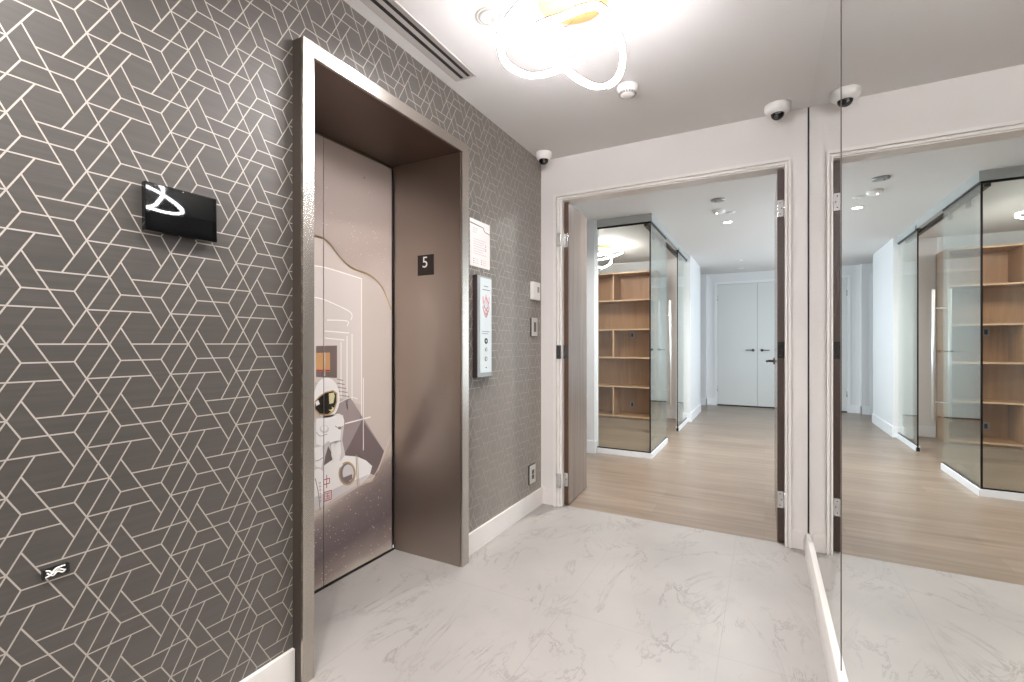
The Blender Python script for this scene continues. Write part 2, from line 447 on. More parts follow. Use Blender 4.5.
# stepped casing
bm = bmesh.new()
for w0, w1, d in ((0.0, 0.014, 0.014), (0.024, 0.045, 0.020), (0.0, 0.045, 0.001)):
    k = 0.029/0.045; q = 0.037/0.045
    add_box(bm, OX0-w1, OX0-w0, YB-d, YB, 0, OZ+q*w1)
    add_box(bm, OX1+k*w0, OX1+k*w1, YB-d, YB, 0, OZ+q*w1)
    add_box(bm, OX0-w0, OX1+k*w0, YB-d, YB, OZ+q*w0, OZ+q*w1)
struct('trim_1', bm, 'trim')

# --- lobby wall behind the camera, mirror wall backing
bm = bmesh.new(); add_box(bm, XL-0.1, XM+0.12, YR-0.1, YR, 0, ZC); struct('wall_front', bm, 'paint')
bm = bmesh.new(); add_box(bm, XM+0.012, XM+0.12, YR, YB, 0, ZC); struct('wall_right', bm, 'paint')

# ================================================================== MIRRORS
def mirror(y0, y1, x, label):
    t = thing('wall_mirror', (x, (y0+y1)/2, 0.1), label, 'mirror', None)
    bm = bmesh.new(); v = [bm.verts.new(p) for p in ((x, y0, 0.1), (x, y1, 0.1), (x, y1, ZC-0.001), (x, y0, ZC-0.001))]
    f = bm.faces.new(v); f.normal_update()
    if f.normal.x > 0: f.normal_flip()
    bm2 = bmesh.new(); add_box(bm2, x+0.0003, XM+0.012, y0, y1, 0.1, ZC-0.001)
    merge(bm2, bm, 1)
    obj('mirror_glass', bm2, ['mirror_edge', 'mirror'], t)
    return t
mirror(1.914, YB-0.004, XM, 'far frameless floor to ceiling mirror panel next to the doorway')
mirror(0.6, 1.914, XM+0.0018, 'near frameless floor to ceiling mirror panel on the right edge')
mirror(YR+0.01, 0.598, XM+0.0018, 'frameless mirror panel beside and behind the camera')
bm = bmesh.new(); add_box(bm, XM-0.0045, XM+0.003, YB-0.004, YB, 0.1, ZC)
struct('trim_2', bm, 'black')

# ================================================================== ELEVATOR
EX, DXX = -1.425, -1.91
ey0, ey0i, ey1i, ey1, ez, ezo = 1.105, 1.152, 2.090, 2.153, 2.228, 2.281
el = thing('elevator_entrance', (EX, 1.63, 0), 'stainless steel elevator entrance with picture-wrapped doors in the patterned wall', 'elevator')
bm = bmesh.new()
add_box(bm, EX-0.012, EX, ey0, ey0i, 0, ezo-0.0525, 0, 0.001)
add_box(bm, EX-0.012, EX, ey1i+0.0015, ey1, 0, ezo-0.0525, 0, 0.001)
add_box(bm, EX-0.012, EX, ey0, ey1, ez, ezo, 0, 0.001)
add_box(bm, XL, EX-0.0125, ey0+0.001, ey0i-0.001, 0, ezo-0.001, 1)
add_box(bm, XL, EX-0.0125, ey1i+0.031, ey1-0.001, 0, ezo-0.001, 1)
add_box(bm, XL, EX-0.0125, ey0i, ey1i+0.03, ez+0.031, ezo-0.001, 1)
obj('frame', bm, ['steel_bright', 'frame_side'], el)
bm = bmesh.new(); add_box(bm, DXX, EX-0.013, ey1i, ey1i+0.03, 0, ez); o = obj('jamb_panel', bm, 'steel', el)
bm = bmesh.new(); add_box(bm, DXX, XL-0.001, ey0i-0.03, ey0i, 0, ez); obj('jamb_panel', bm, 'steel', el)
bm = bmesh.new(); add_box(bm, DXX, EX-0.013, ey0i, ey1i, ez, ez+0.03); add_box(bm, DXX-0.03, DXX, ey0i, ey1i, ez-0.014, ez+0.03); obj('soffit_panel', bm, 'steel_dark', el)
bm = bmesh.new(); add_box(bm, DXX-0.03, DXX+0.010, ey0i, ey1i, 0, 0.006); obj('door_sill', bm, 'black_metal', el)
# floor number plate
bm = bmesh.new(); add_box(bm, -1.726, -1.614, ey1i-0.003, ey1i, 1.582, 1.696, 0)
put_text(bm, '5', 0.088, MY(-1.6735, ey1i-0.0034, 1.652), 1)
for k in range(5): add_box(bm, -1.684+0.006*k, -1.681+0.006*k, ey1i-0.0036, ey1i-0.003, 1.607, 1.610, 0)
tag(obj('floor_number_plate', bm, ['plate', 'sign_white'], el), 'small black plate with a white 5')

# printed film on the two door panels: the picture is flat print, clipped to each panel
SEAM = 1.5975
art = []      # (layer, material, polygon [(y,z)])
def ap(pts): return [tuple(on_x(x, y, DXX)[1:]) for x, y in pts]
AM = {}
def am(name, rgb, rough=0.3):
    if name not in AM: AM[name] = mat('print_' + name, rgb, rough)
    return AM[name]
AM['ground'] = print_ground('print_ground', [(0.0, (96, 84, 82)), (0.30, (126, 114, 110)), (0.42, (180, 166, 156)), (0.60, (196, 182, 174)), (0.74, (168, 152, 144)), (0.92, (172, 158, 150))])
AM['cosmos'] = None
def cosmos():
    m = mat('print_cosmos', (120, 110, 105), 0.3); nt = m.node_tree; b = nt.nodes['Principled BSDF']; L = nt.links
    (ya, za), (yb, zb) = [tuple(on_x(x, y, DXX)[1:]) for x, y in ((312, 512), (392, 440))]
    k = (zb-za)/(yb-ya)
    g = nt.nodes.new('ShaderNodeNewGeometry'); s = nt.nodes.new('ShaderNodeSeparateXYZ'); L.new(g.outputs['Position'], s.inputs[0])
    a = nt.nodes.new('ShaderNodeMath'); a.operation = 'MULTIPLY_ADD'; a.inputs[1].default_value = k; a.inputs[2].default_value = za-k*ya; L.new(s.outputs[1], a.inputs[0])
    d = nt.nodes.new('ShaderNodeMath'); d.operation = 'DIVIDE'; L.new(s.outputs[2], d.inputs[0]); L.new(a.outputs[0], d.inputs[1])
    n = nt.nodes.new('ShaderNodeTexNoise'); n.inputs['Scale'].default_value = 5; L.new(g.outputs['Position'], n.inputs['Vector'])
    ad = nt.nodes.new('ShaderNodeMath'); ad.operation = 'MULTIPLY_ADD'; ad.inputs[1].default_value = 0.12; L.new(n.outputs[0], ad.inputs[0]); L.new(d.outputs[0], ad.inputs[2])
    r = nt.nodes.new('ShaderNodeValToRGB'); st = [(0.05, (202, 190, 178)), (0.17, (142, 128, 122)), (0.4, (100, 88, 88)), (0.72, (116, 104, 102)), (0.9, (150, 136, 130)), (1.0, (196, 182, 172))]
    while len(r.color_ramp.elements) < len(st): r.color_ramp.elements.new(0.5)
    for e, (p, c) in zip(r.color_ramp.elements, st): e.position = p; e.color = lin(c)
    L.new(ad.outputs[0], r.inputs[0]); L.new(r.outputs[0], b.inputs['Base Color']); return m
AM['cosmos'] = cosmos()
am('pale', (196, 183, 175)); am('pale2', (208, 198, 192)); am('white', (238, 234, 232)); am('white_shade', (206, 200, 200))
am('gold', (178, 152, 112)); am('line', (244, 238, 234)); am('dusk', (150, 136, 136)); am('dusk_dark', (112, 98, 98))
am('deep', (98, 86, 84)); am('deep2', (128, 116, 110)); am('visor', (26, 20, 16)); am('visor_gold', (214, 205, 160)); am('frame_dark', (112, 96, 92))
am('wood', (196, 148, 98)); am('red', (170, 50, 58)); am('grey', (120, 110, 108)); am('glint', (252, 250, 246))
def A(layer, m, pts, px=True): art.append((layer, m, ap(pts) if px else pts))
def stroke(layer, m, pts, w, closed=False):
    P = ap(pts)
    P = [tuple(q)[:2] for q in catmull([(a, b, 0) for a, b in P], 6, closed)] + ([P[-1]] if not closed else []) if len(P) > 2 else P
    for a, b in zip(P, P[1:] + ([P[0]] if closed else [])):
        d = math.hypot(b[0]-a[0], b[1]-a[1])
        if d < 1e-5: continue
        n = ((b[1]-a[1])/d*w/2, -(b[0]-a[0])/d*w/2); e = ((b[0]-a[0])/d*w*0.2, (b[1]-a[1])/d*w*0.2)
        art.append((layer, m, [(a[0]+n[0]-e[0],a[1]+n[1]-e[1]),(b[0]+n[0]+e[0],b[1]+n[1]+e[1]),(b[0]-n[0]+e[0],b[1]-n[1]+e[1]),(a[0]-n[0]-e[0],a[1]-n[1]-e[1])]))
def ell(cx, cy, rx, ry, rot=0, n=28):
    return [(cx + rx*math.cos(t)*math.cos(rot) - ry*math.sin(t)*math.sin(rot), cy + rx*math.cos(t)*math.sin(rot) + ry*math.sin(t)*math.cos(rot)) for t in (2*PI*k/n for k in range(n))]
curve = [(312,236),(318,237),(325,240),(331,246),(337,254),(345,263),(352,268.5),(360,271.5),(368,274.5),(377,281),(384,292),(391,310)]
A(1, 'pale', curve + [(392,470),(380,500),(340,520),(312,530)])
stroke(4, 'gold', curve, 0.013)
stroke(5, 'pale2', [(x, y+1.2) for x, y in curve], 0.003)
# corridor lines drawn in the picture
A(2, 'pale2', [(312,265),(327,268),(361,278),(362,405),(345,400),(312,380)])
for pts in ([(312,265.5),(327,268),(361,278.5)], [(361.5,278.5),(361.5,420)], [(312,297),(325,300),(350,312),(351,320)], [(327,320),(347,321),(347,326)],
            [(325,331),(349,333)], [(325,338),(344,340)], [(341,342),(341,398)], [(347,336),(347,410)], [(352,334),(352,400)]):
    stroke(3, 'line', pts, 0.0055)
A(3, 'frame_dark', [(316,346),(337,345.5),(337,378),(316,377)]); A(4, 'wood', [(316,353),(330,352.5),(330,372),(316,371)])
A(5, 'red', [(316,369.5),(330,370),(330,371.5),(316,371)]); A(5, 'pale', [(324,352.5),(325.3,352.5),(325.3,376),(324,376)])
for k in range(5): stroke(3, 'grey', [(337,379+4*k),(343+1.5*k,380.5+4*k)], 0.004)
# dark cone behind the figure
A(3, 'dusk', [(350,397),(384,451),(377,472),(312,480),(312,430),(338,404)])
A(4, 'dusk_dark', [(362,420),(384,451),(376,476),(362,470),(340,462),(352,440)])
A(4, 'dusk_dark', [(322,446),(333,440),(338,462),(326,474)])
# starry ground
A(5, 'cosmos', [(312,512),(325,507),(345,495),(360,486),(372,481),(379,470),(392,435),(392,600),(312,600)])
stroke(7, 'pale2', [(391,434),(380,464),(373,477),(366,480)], 0.006); stroke(8, 'gold', [(392,439),(382,467),(374,480),(362,484)], 0.003)
# capsule
A(7, 'white', [(312,476),(322,467),(333,459),(345,455.5),(357,456.5),(366,460.5),(372,466),(370,474),(362,483),(350,489),(338,496),(325,505),(312,512)])
A(8, 'white_shade', [(312,498),(330,491),(346,483),(360,478),(369,474),(362,483),(350,489),(338,496),(325,505),(312,512)])
A(9, 'gold', ell(347,473.5,8.6,12)); A(10, 'grey', ell(347,473.5,7.2,10.4)); A(11, 'white_shade', ell(348,473,5.6,8.6)); A(12, 'dusk_dark', [(342,478),(352,474),(352,479),(347,482.5)])
stroke(9, 'gold', [(356,455),(356.5,470),(357.5,488)], 0.006); stroke(10, 'grey', [(357.5,456),(358,470),(359,486)], 0.003)
stroke(9, 'grey', [(315,478),(318,492),(320,510)], 0.004)
# red writing on the capsule: two characters and a small side line
def chars(layer):
    def ln(a, b, w=0.0042): stroke(layer, 'red', [a, b], w)
    x, y = 326.5, 483   # upper character: box with an upright through it
    ln((x-2.8,y-3.2),(x+2.8,y-4.8)); ln((x-2.8,y+1.6),(x+2.8,y)); ln((x-2.8,y-3.2),(x-2.8,y+1.6)); ln((x+2.8,y-4.8),(x+2.8,y)); ln((x,y-8),(x,y+5))
    x, y = 327.5, 496   # lower character: closed box with strokes inside
    ln((x-3.6,y-3.6),(x+3.6,y-5.8)); ln((x-3.6,y+5.4),(x+3.6,y+3)); ln((x-3.6,y-3.6),(x-3.6,y+5.4)); ln((x+3.6,y-5.8),(x+3.6,y+3))
    ln((x-2,y-2.1),(x+2,y-3.3),.003); ln((x-1.6,y+.4),(x+1.6,y-.5),.003); ln((x-2,y+3.2),(x+2,y+1.8),.003); ln((x,y-2.8),(x,y+2.4),.003); ln((x+1,y+.6),(x+1.8,y+1.4),.003)
    for k in range(6): ln((318.6+.1*k,483+3.6*k),(320.8+.1*k,482.5+3.6*k),.0022); ln((319.7+.1*k,482+3.6*k),(319.8+.1*k,485+3.6*k),.0018)
chars(12)
# astronaut standing on the capsule
A(13, 'white', ell(326.5,398,13,20.5)); 
A(13, 'white_shade', [(316,418),(334,414),(343,415),(344,425),(342,440),(345,455),(339,463),(333,462),(331,452),(328,446),(325,456),(323,470),(314,478),(312,470),(313,430)])
A(14, 'white', [(316,419),(330,417),(338,415),(342,418),(340,440),(335,444),(328,441),(322,446),(316,444)])
A(15, 'white', ell(338.5,421,5.4,7.6,-.2)); A(14, 'white', [(331,444),(340,440),(341,452),(339,461),(333,462),(331,455)]); A(14, 'white', [(314,448),(322,446),(323,458),(321,468),(315,466)])
A(15, 'white', ell(318,474,5,5.5)); A(15, 'white', ell(337,464,5.5,4)); A(15, 'white_shade', ell(324,429,4.5,4)); A(16, 'white', ell(324,428.3,3.4,3))
stroke(16, 'grey', [(329.5,445),(334,441.5),(341,441)], 0.003); stroke(16, 'grey', [(315,461),(319,460),(323.5,457)], 0.003)
stroke(16, 'grey', [(335,426),(339,428),(343,426)], 0.003); stroke(16, 'grey', [(316,432),(320,436),(327,434)], 0.0025); A(16, 'dusk', ell(339.5,428,1.8,1.5))
A(17, 'gold', [(314.5,401),(319,396),(325,392),(333,390),(337,393),(337,402),(334,411),(328,416),(319,415),(314.5,410)])
A(18, 'visor', [(315,402),(319.5,397),(325.5,393),(332.5,391.2),(335.8,394),(335.8,402),(333,409.5),(327.5,414.2),(319.5,413.6),(315,409)])
A(19, 'visor_gold', [(328.5,393.5),(333.5,392.5),(334.5,396),(333,403),(329,404)]); A(19, 'visor_gold', ell(331,409,2.6,2.4)); A(20, 'visor', ell(329.8,408,2,1.7)); A(19, 'white', [(315,402),(318,400),(319.5,404),(316,406)])
# long light streaks
stroke(20, 'line', [(345,423.5),(370,417)], 0.007); stroke(20, 'line', [(363,378),(363,450)], 0.005); stroke(20, 'line', [(338,403),(351,397.5),(357,399)], 0.004)
# specks of stars
def zcurve(y):
    P = ap(curve)
    for (a, za), (b, zb) in zip(P, P[1:]):
        if a <= y <= b: return za + (zb-za)*(y-a)/(b-a)
    return P[0][1] if y < P[0][0] else P[-1][1]
for k in range(330):
    y = random.uniform(1.5, 2.07); s = random.choice((0.0012, 0.0016, 0.0022, 0.003))
    if k < 120:
        z = zcurve(y) + 0.05 + abs(random.gauss(0, 0.22))
        if z > 2.2: continue
        a = am('star_dim', (206, 192, 184))
    else:
        b = ap([(350, 520)])[0][1]
        P = ap([(312,512),(345,495),(372,481),(392,440)]); zb = P[0][1]
        for (q, zq), (w, zw) in zip(P, P[1:]):
            if q <= y <= w: zb = zq + (zw-zq)*(y-q)/(w-q)
        z = random.uniform(0.03, zb - 0.01); s *= 0.9
        am('star', (222, 214, 210))
    art.append((21, 'star_dim' if k < 120 else 'star', [(y+s*math.cos(t), z+s*math.sin(t)) for t in (PI/3*q for q in range(6))]))
A(22, 'visor', ell(364,178,0.6,0.6,0,8))
def clip_poly(P, y, keep_less):
    out = []
    ins = (lambda p: p[0] <= y) if keep_less else (lambda p: p[0] >= y)
    for a, b in zip(P, P[1:] + P[:1]):
        if ins(a): out.append(a)
        if ins(a) != ins(b):
            t = (y-a[0])/(b[0]-a[0]); out.append((y, a[1]+(b[1]-a[1])*t))
    return out
def clip_z(P, z, keep_more=True):
    Q = [(b, a) for a, b in P]; Q = clip_poly(Q, z, not keep_more); return [(b, a) for a, b in Q]
names = sorted(AM)
for (p0, p1) in ((ey0i+0.001, SEAM-0.002), (SEAM+0.002, 2.076)):
    bm = bmesh.new(); add_box(bm, DXX-0.03, DXX, p0, p1, 0.008, ez-0.014, names.index('ground'))
    for layer, m, P in art:
        P = clip_poly(P, p0, False)
        if len(P) > 2: P = clip_poly(P, p1, True)
        if len(P) > 2: P = clip_z(P, 0.0085)
        if len(P) > 2: P = clip_z(P, ez-0.0145, False)
        Q = []
        for q in P:
            if not Q or math.hypot(q[0]-Q[-1][0], q[1]-Q[-1][1]) > 1e-5: Q.append(q)
        if len(Q) < 3: continue
        vs = [bm.verts.new((DXX + 0.00012*layer, y, z)) for y, z in Q]
        f = bm.faces.new(vs); f.normal_update()
        if f.normal.x < 0: f.normal_flip()
        f.material_index = names.index(m)
        if len(Q) > 4: bmesh.ops.triangulate(bm, faces=[f])
    tag(obj('door_panel', bm, [AM[n] for n in names], el), 'elevator door leaf wrapped in a printed astronaut picture' if p0 > 1.5 else 'far left slice of the picture-wrapped elevator door')
bm = bmesh.new(); add_box(bm, DXX-0.03, DXX-0.004, SEAM-0.002, SEAM+0.002, 0.008, ez-0.014); add_box(bm, DXX-0.03, DXX-0.002, 2.076, ey1i, 0.006, ez)
obj('door_gap_dark', bm, 'black', el)  # solid black bars put in for the darkness of the door gaps

# ================================================================== THINGS ON THE WALLPAPER WALL
# wall tablet
t = thing('wall_tablet', (XL, 0.732, 1.503), 'black touchscreen intercom tablet on the patterned wallpaper', 'intercom')
bm = bmesh.new(); add_box(bm, XL, XL+0.020, 0.655, 0.81, 1.515, 1.62, 0, 0.002); obj('mount', bm, 'black', t)
bm = bmesh.new(); add_box(bm, XL+0.012, XL+0.031, 0.639, 0.826, 1.503, 1.634, 0, 0.003); body = obj('body', bm, 'glossblack', t)
bm = bmesh.new(); add_box(bm, XL+0.031, XL+0.0316, 0.651, 0.814, 1.517, 1.622); obj('screen', bm, 'screen', body)
bm = bmesh.new(); add_lathe(bm, [(0.0016, 0), (0.0016, 0.0006), (0, 0.0006)], XL+0.031, 0.733, 1.628, 12, axis='x'); obj('lens', bm, 'grey_plastic', body)
t.rotation_euler.y = -0.022
# loose wiring low on the wall
t = thing('wiring_bracket', (XL, 0.468, 0.655), 'small black bracket with white wire ends low on the patterned wallpaper', 'bracket')
bm = bmesh.new()
add_box(bm, XL, XL+0.004, 0.444, 0.492, 0.652, 0.674, 0, 0.001)
add_box(bm, XL, XL+0.011, 0.444, 0.449, 0.652, 0.674, 0, 0.001); add_box(bm, XL, XL+0.011, 0.486, 0.492, 0.652, 0.674, 0, 0.001)
obj('bracket_plate', bm, 'black', t)
for k, pts in enumerate(([(0.447,0.671),(0.456,0.668),(0.463,0.660),(0.472,0.666),(0.486,0.658)], [(0.448,0.656),(0.457,0.658),(0.466,0.669),(0.476,0.671),(0.485,0.671)], [(0.452,0.664),(0.462,0.655),(0.471,0.661),(0.480,0.656),(0.486,0.662)])):
    bm = bmesh.new(); add_tube(bm, catmull([(XL+0.008+0.002*(k%2), y, z) for y, z in pts], 5, False), 0.0017, 8); obj('wire_end', bm, 'plastic', t)

# printed notice
t = thing('paper_notice', (XL, 2.357, 1.648), 'white paper notice taped above the elevator call panel', 'notice')
bm = bmesh.new(); add_box(bm, XL, XL+0.002, 2.249, 2.466, 1.648, 1.92)
def quad(bm, y0, y1, z0, z1, x, mi): add_box(bm, x-0.0003, x, y0, y1, z0, z1, mi)
xx = XL+0.0023
add_tube(bm, [(xx, 2.25, 1.895), (xx, 2.39, 1.889), (xx, 2.40, 1.872), (xx, 2.42, 1.866), (xx, 2.465, 1.862)], 0.003, 4, 1)
for k in range(3): quad(bm, 2.275, 2.33-0.008*k, 1.868-0.012*k, 1.872-0.012*k, xx, 2)
for k in range(7): quad(bm, 2.28, 2.425-0.02*(k % 3), 1.806-0.014*k, 1.8095-0.014*k, xx, 3)
for y in (2.28, 2.365):
    for k in range(3): quad(bm, y, y+0.012, 1.690-0.012*k, 1.694-0.012*k, xx, 1); quad(bm, y+0.018, y+0.06, 1.690-0.012*k, 1.693-0.012*k, xx, 2)
quad(bm, 2.41, 2.424, 1.775, 1.79, xx, 2); quad(bm, 2.41, 2.424, 1.75, 1.765, xx, 2)
obj('notice_sheet', bm, ['paper', 'ink', 'ink_light', 'ink_light'], t)

# elevator call panel
t = thing('call_panel', (XL, 2.35, 1.005), 'tall slim white elevator call panel in a dark frame under the paper notice', 'control panel')
bm = bmesh.new(); add_box(bm, XL, XL+0.031, 2.276, 2.436, 1.003, 1.596, 0, 0.002); add_box(bm, XL+0.031, XL+0.034, 2.278, 2.434, 1.005, 1.594, 1, 0.001); obj('housing', bm, ['panel_dark', 'panel_grey'], t)
bm = bmesh.new(); add_box(bm, XL+0.034, XL+0.0365, 2.304, 2.428, 1.03, 1.583, 0); xx = XL+0.0369
quad(bm, 2.342, 2.392, 1.533, 1.538, xx, 1); quad(bm, 2.325, 2.41, 1.512, 1.517, xx, 1)
# red antler-like emblem
for s in (-1, 1):
    add_tube(bm, [(xx, 2.366+s*y, z) for y, z in ((0.0, 1.40), (0.02, 1.415), (0.03, 1.44), (0.036, 1.475))], 0.0028, 4, 2)
    add_tube(bm, [(xx, 2.366+s*y, z) for y, z in ((0.028, 1.435), (0.014, 1.452), (0.006, 1.47))], 0.0022, 4, 2)
    add_tube(bm, [(xx, 2.366+s*y, z) for y, z in ((0.004, 1.372), (0.026, 1.388), (0.038, 1.415))], 0.0026, 4, 2)
    add_tube(bm, [(xx, 2.366+s*y, z) for y, z in ((0.0, 1.355), (0.014, 1.366), (0.02, 1.38), (0.012, 1.394), (0, 1.398))], 0.0022, 4, 2)
add_tube(bm, [(xx, 2.366, 1.35), (xx, 2.366, 1.402)], 0.002, 4, 2); add_tube(bm, [(xx, 2.366, 1.44), (xx, 2.366, 1.488)], 0.002, 4, 2)
for k in range(2): quad(bm, 2.32, 2.405-0.02*k, 1.268-0.012*k, 1.2715-0.012*k, xx, 1)
fp = obj('face_plate', bm, ['panel_white', 'ink', 'ink_red'], t)
for z, r, c in ((1.215, 0.017, 'black'), (1.165, 0.012, 'panel_grey'), (1.110, 0.014, 'panel_grey')):
    bm = bmesh.new(); add_lathe(bm, [(r, 0), (r, 0.002), (r*0.8, 0.0028), (r*0.72, 0.0016), (0, 0.0016)], XL+0.0365, 2.366, z, 20, axis='x')
    add_box(bm, XL+0.038, XL+0.0393, 2.362, 2.370, z-0.005, z+0.005, 1)
    obj('button', bm, [c, 'plastic'], fp)
bm = bmesh.new(); add_lathe(bm, [(0.004, 0), (0.004, 0.001), (0, 0.001)], XL+0.0365, 2.366, 1.058, 12, axis='x'); obj('keyhole', bm, 'dark_chrome', fp)

# thermostat, switch, outlet near the corner
t = thing('thermostat', (XL, 3.092, 1.52), 'white thermostat above the light switch near the corner', 'thermostat')
bm = bmesh.new(); add_box(bm, XL, XL+0.026, 3.033, 3.150, 1.517, 1.645, 0, 0.003); obj('body', bm, 'plastic', t)
bm = bmesh.new(); add_box(bm, XL+0.026, XL+0.0265, 3.098, 3.132, 1.572, 1.612); obj('display', bm, 'grey_plastic', t)
t = thing('light_switch', (XL, 3.085, 1.254), 'metal-trimmed light switch with a dark rocker below the thermostat', 'light switch')
bm = bmesh.new(); add_box(bm, XL, XL+0.007, 3.036, 3.126, 1.250, 1.384, 1); add_box(bm, XL+0.007, XL+0.012, 3.040, 3.130, 1.254, 1.386, 0, 0.001); cp = obj('cover_plate', bm, ['plate_grey', 'black'], t)  # black slab behind the plate imitates a shadow along its edge
bm = bmesh.new(); add_box(bm, XL+0.012, XL+0.015, 3.068, 3.102, 1.284, 1.354, 0, 0.0015); obj('rocker', bm, 'dark_rocker', cp)
t = thing('wall_outlet', (XL, 3.055, 0.19), 'metal-plated wall outlet low on the patterned wall by the baseboard', 'outlet')
bm = bmesh.new(); add_box(bm, XL, XL+0.007, 3.002, 3.094, 0.192, 0.330, 1); add_box(bm, XL+0.007, XL+0.012, 3.008, 3.098, 0.196, 0.325, 0, 0.001); cp = obj('cover_plate', bm, ['plate_grey', 'black'], t)  # same black slab as a shadow edge behind the outlet plate
for z in (0.262, 0.226):
    bm = bmesh.new(); add_box(bm, XL+0.012, XL+0.014, 3.036, 3.070, z, z+0.030, 0, 0.0005)
    for y in (3.045, 3.058): add_box(bm, XL+0.014, XL+0.0143, y, y+0.003, z+0.012, z+0.022, 1)
    obj('socket', bm, ['dark_rocker', 'black'], cp)

# ================================================================== CEILING OF THE LOBBY
# slot air diffuser
t = thing('slot_air_diffuser', (-1.36, 0.9, ZC), 'long white linear air diffuser with two black slots in the ceiling', 'air vent')
bm = bmesh.new()
vx0, vx1, vy0, vy1 = -1.422, -1.297, -0.35, 2.028
add_box(bm, vx0, vx0+0.037, vy0, vy1, ZC-0.0015, ZC); add_box(bm, -1.365, -1.343, vy0, vy1, ZC-0.0015, ZC); add_box(bm, -1.325, vx1-0.006, vy0, vy1, ZC-0.0015, ZC)
add_box(bm, vx1-0.006, vx1, vy0, vy1, ZC-0.007, ZC); add_box(bm, vx0+0.037, -1.327, vy1-0.012, vy1, ZC-0.004, ZC); add_box(bm, vx0+0.037, -1.327, vy0, vy0+0.012, ZC-0.004, ZC)
obj('diffuser_frame', bm, 'vent', t)
for a, b in ((-1.385, -1.365), (-1.343, -1.325)):
    bm = bmesh.new(); add_box(bm, a, b, vy0+0.012, vy1-0.012, ZC-0.0008, ZC); tag(obj('slot', bm, 'black', t), 'black slot')

# ring light
def ring_light(cx, cy, label, led, group, zc=ZC):
    t = thing('ceiling_ring_light', (cx, cy, zc), label, 'ceiling light', group)
    bm = bmesh.new(); add_lathe(bm, [(0, 0), (0.136, 0), (0.136, -0.028), (0.132, -0.032), (0, -0.032)], cx, cy, zc, 48); obj('canopy', bm, 'gold', t)
    return t
CANX, CANY = -0.66, 1.735
rl = ring_light(CANX, CANY, 'looping LED ring light with a gold canopy on the lobby ceiling', 'led', None)
loopA = [(523.8,0,2.43),(504,26,2.42),(499.7,43,2.41),(507,64,2.40),(530,75.5,2.395),(553.5,71.5,2.40),(574,61,2.41),(600,44,2.43),(621,24,2.45),(634,4,2.465),(637,-18,2.475),(622,-40,2.48),(590,-48,2.47),(552,-30,2.45)]
loopB = [(600,7,2.45),(614,26,2.42),(622.5,48,2.38),(622,67,2.35),(614.7,81,2.33),(600,87,2.32),(581,80.5,2.33),(564.6,68,2.35),(544,50,2.38),(531,37,2.41),(533,29,2.43),(545,22.5,2.44),(563,16.2,2.45),(583,8,2.455)]
def ring_pts(L): return catmull([on_z(x, y, z) for x, y, z in L], 12)
def build_ring(pts, t, led):
    cen = sum(pts, Vector()) / len(pts)
    bm = bmesh.new(); add_tube(bm, pts, 0, closed=True, prof=[(-0.0022,-0.0125),(0.0022,-0.0125),(0.0022,0.007),(0.0125,0.007),(0.0125,0.010),(-0.0125,0.010),(-0.0125,0.007),(-0.0022,0.007)]); obj('ring_housing', bm, 'ring_metal', t)  # wide top cap added to shield the nearby ceiling from the strips
    # a glowing strip on either side of the housing
    for sd_, wd in ((1, 0.0038), (-1, 0.0030)):
        side = []
        N = len(pts)
        for i, p in enumerate(pts):
            d = (pts[(i+1) % N] - pts[i-1]).normalized(); q = d.cross(Vector((0, 0, 1))).normalized()
            if q.dot(cen - p) < 0: q = -q
            side.append(p + sd_*q*(0.0026+wd))
        bm = bmesh.new(); add_tube(bm, side, 0, closed=True, prof=[(-wd,-0.009),(wd,-0.009),(wd,0.0062),(-wd,0.0062)]); obj('light_strip', bm, led, t)
A_pts, B_pts = ring_pts(loopA), ring_pts(loopB)
build_ring(A_pts, rl, 'led'); build_ring(B_pts, rl, 'led')
for src, (dx, dy) in ((A_pts[10], (-0.11, 0.02)), (B_pts[0], (0.08, 0.06)), (A_pts[130], (0.0, -0.1)), (B_pts[140], (-0.04, 0.1))):
    a = Vector((CANX+dx, CANY+dy, ZC-0.032)); m = (a+src)/2 + Vector((0, 0, -0.03))
    bm = bmesh.new(); add_tube(bm, catmull([a, m, src], 8, False) + [src], 0.0012, 6); obj('suspension_wire', bm, 'dark_chrome', rl)

# recessed adjustable downlights (the two round ones near and behind the camera are added fill)
def downlight(x, y, z, label, lit, r=0.055, group=None, watts=0):
    t = thing('recessed_downlight', (x, y, z), label, 'downlight', group)
    bm = bmesh.new(); add_lathe(bm, [(r, 0), (r, -0.004), (r*0.93, -0.006), (r*0.86, -0.004), (r*0.8, -0.001), (r*0.8, 0)], x, y, z, 36); obj('trim_ring', bm, 'plastic', t)
    bm = bmesh.new()
    if lit: add_lathe(bm, [(r*0.8, 0), (r*0.8, -0.0015), (0, -0.0025)], x, y, z, 32); obj('lens', bm, 'lamp', t)
    else:
        add_lathe(bm, [(r*0.8, 0), (r*0.74, -0.008), (r*0.4, -0.014), (r*0.36, -0.010), (0, -0.010)], x, y, z, 32); obj('gimbal_lens', bm, 'plastic', t)
    if watts:
        l = D.lights.new('downlight_beam', 'AREA'); l.shape = 'DISK'; l.size = r*1.5; l.energy = watts; l.color = (1, 0.98, 0.955); l.spread = 2.6
        lo = D.objects.new('downlight_beam', l); C.objects.link(lo); lo.location = (x, y, z-0.012); lo.parent = t; lo.location = (0, 0, -0.012)
    return t
downlight(-1.018, 1.69, ZC, 'white recessed spotlight between the air diffuser and the ring light', False, watts=6*LOBBY_W)
downlight(-0.75, 0.35, ZC, 'added unseen round downlight nearest the camera, fill for the lobby', True, group=None, watts=14*LOBBY_W)  # this and the next lamp are added out of view to brighten the lobby
downlight(-0.75, -0.65, ZC, 'added unseen round downlight behind the camera, fill for the lobby', True, group=None, watts=14*LOBBY_W)

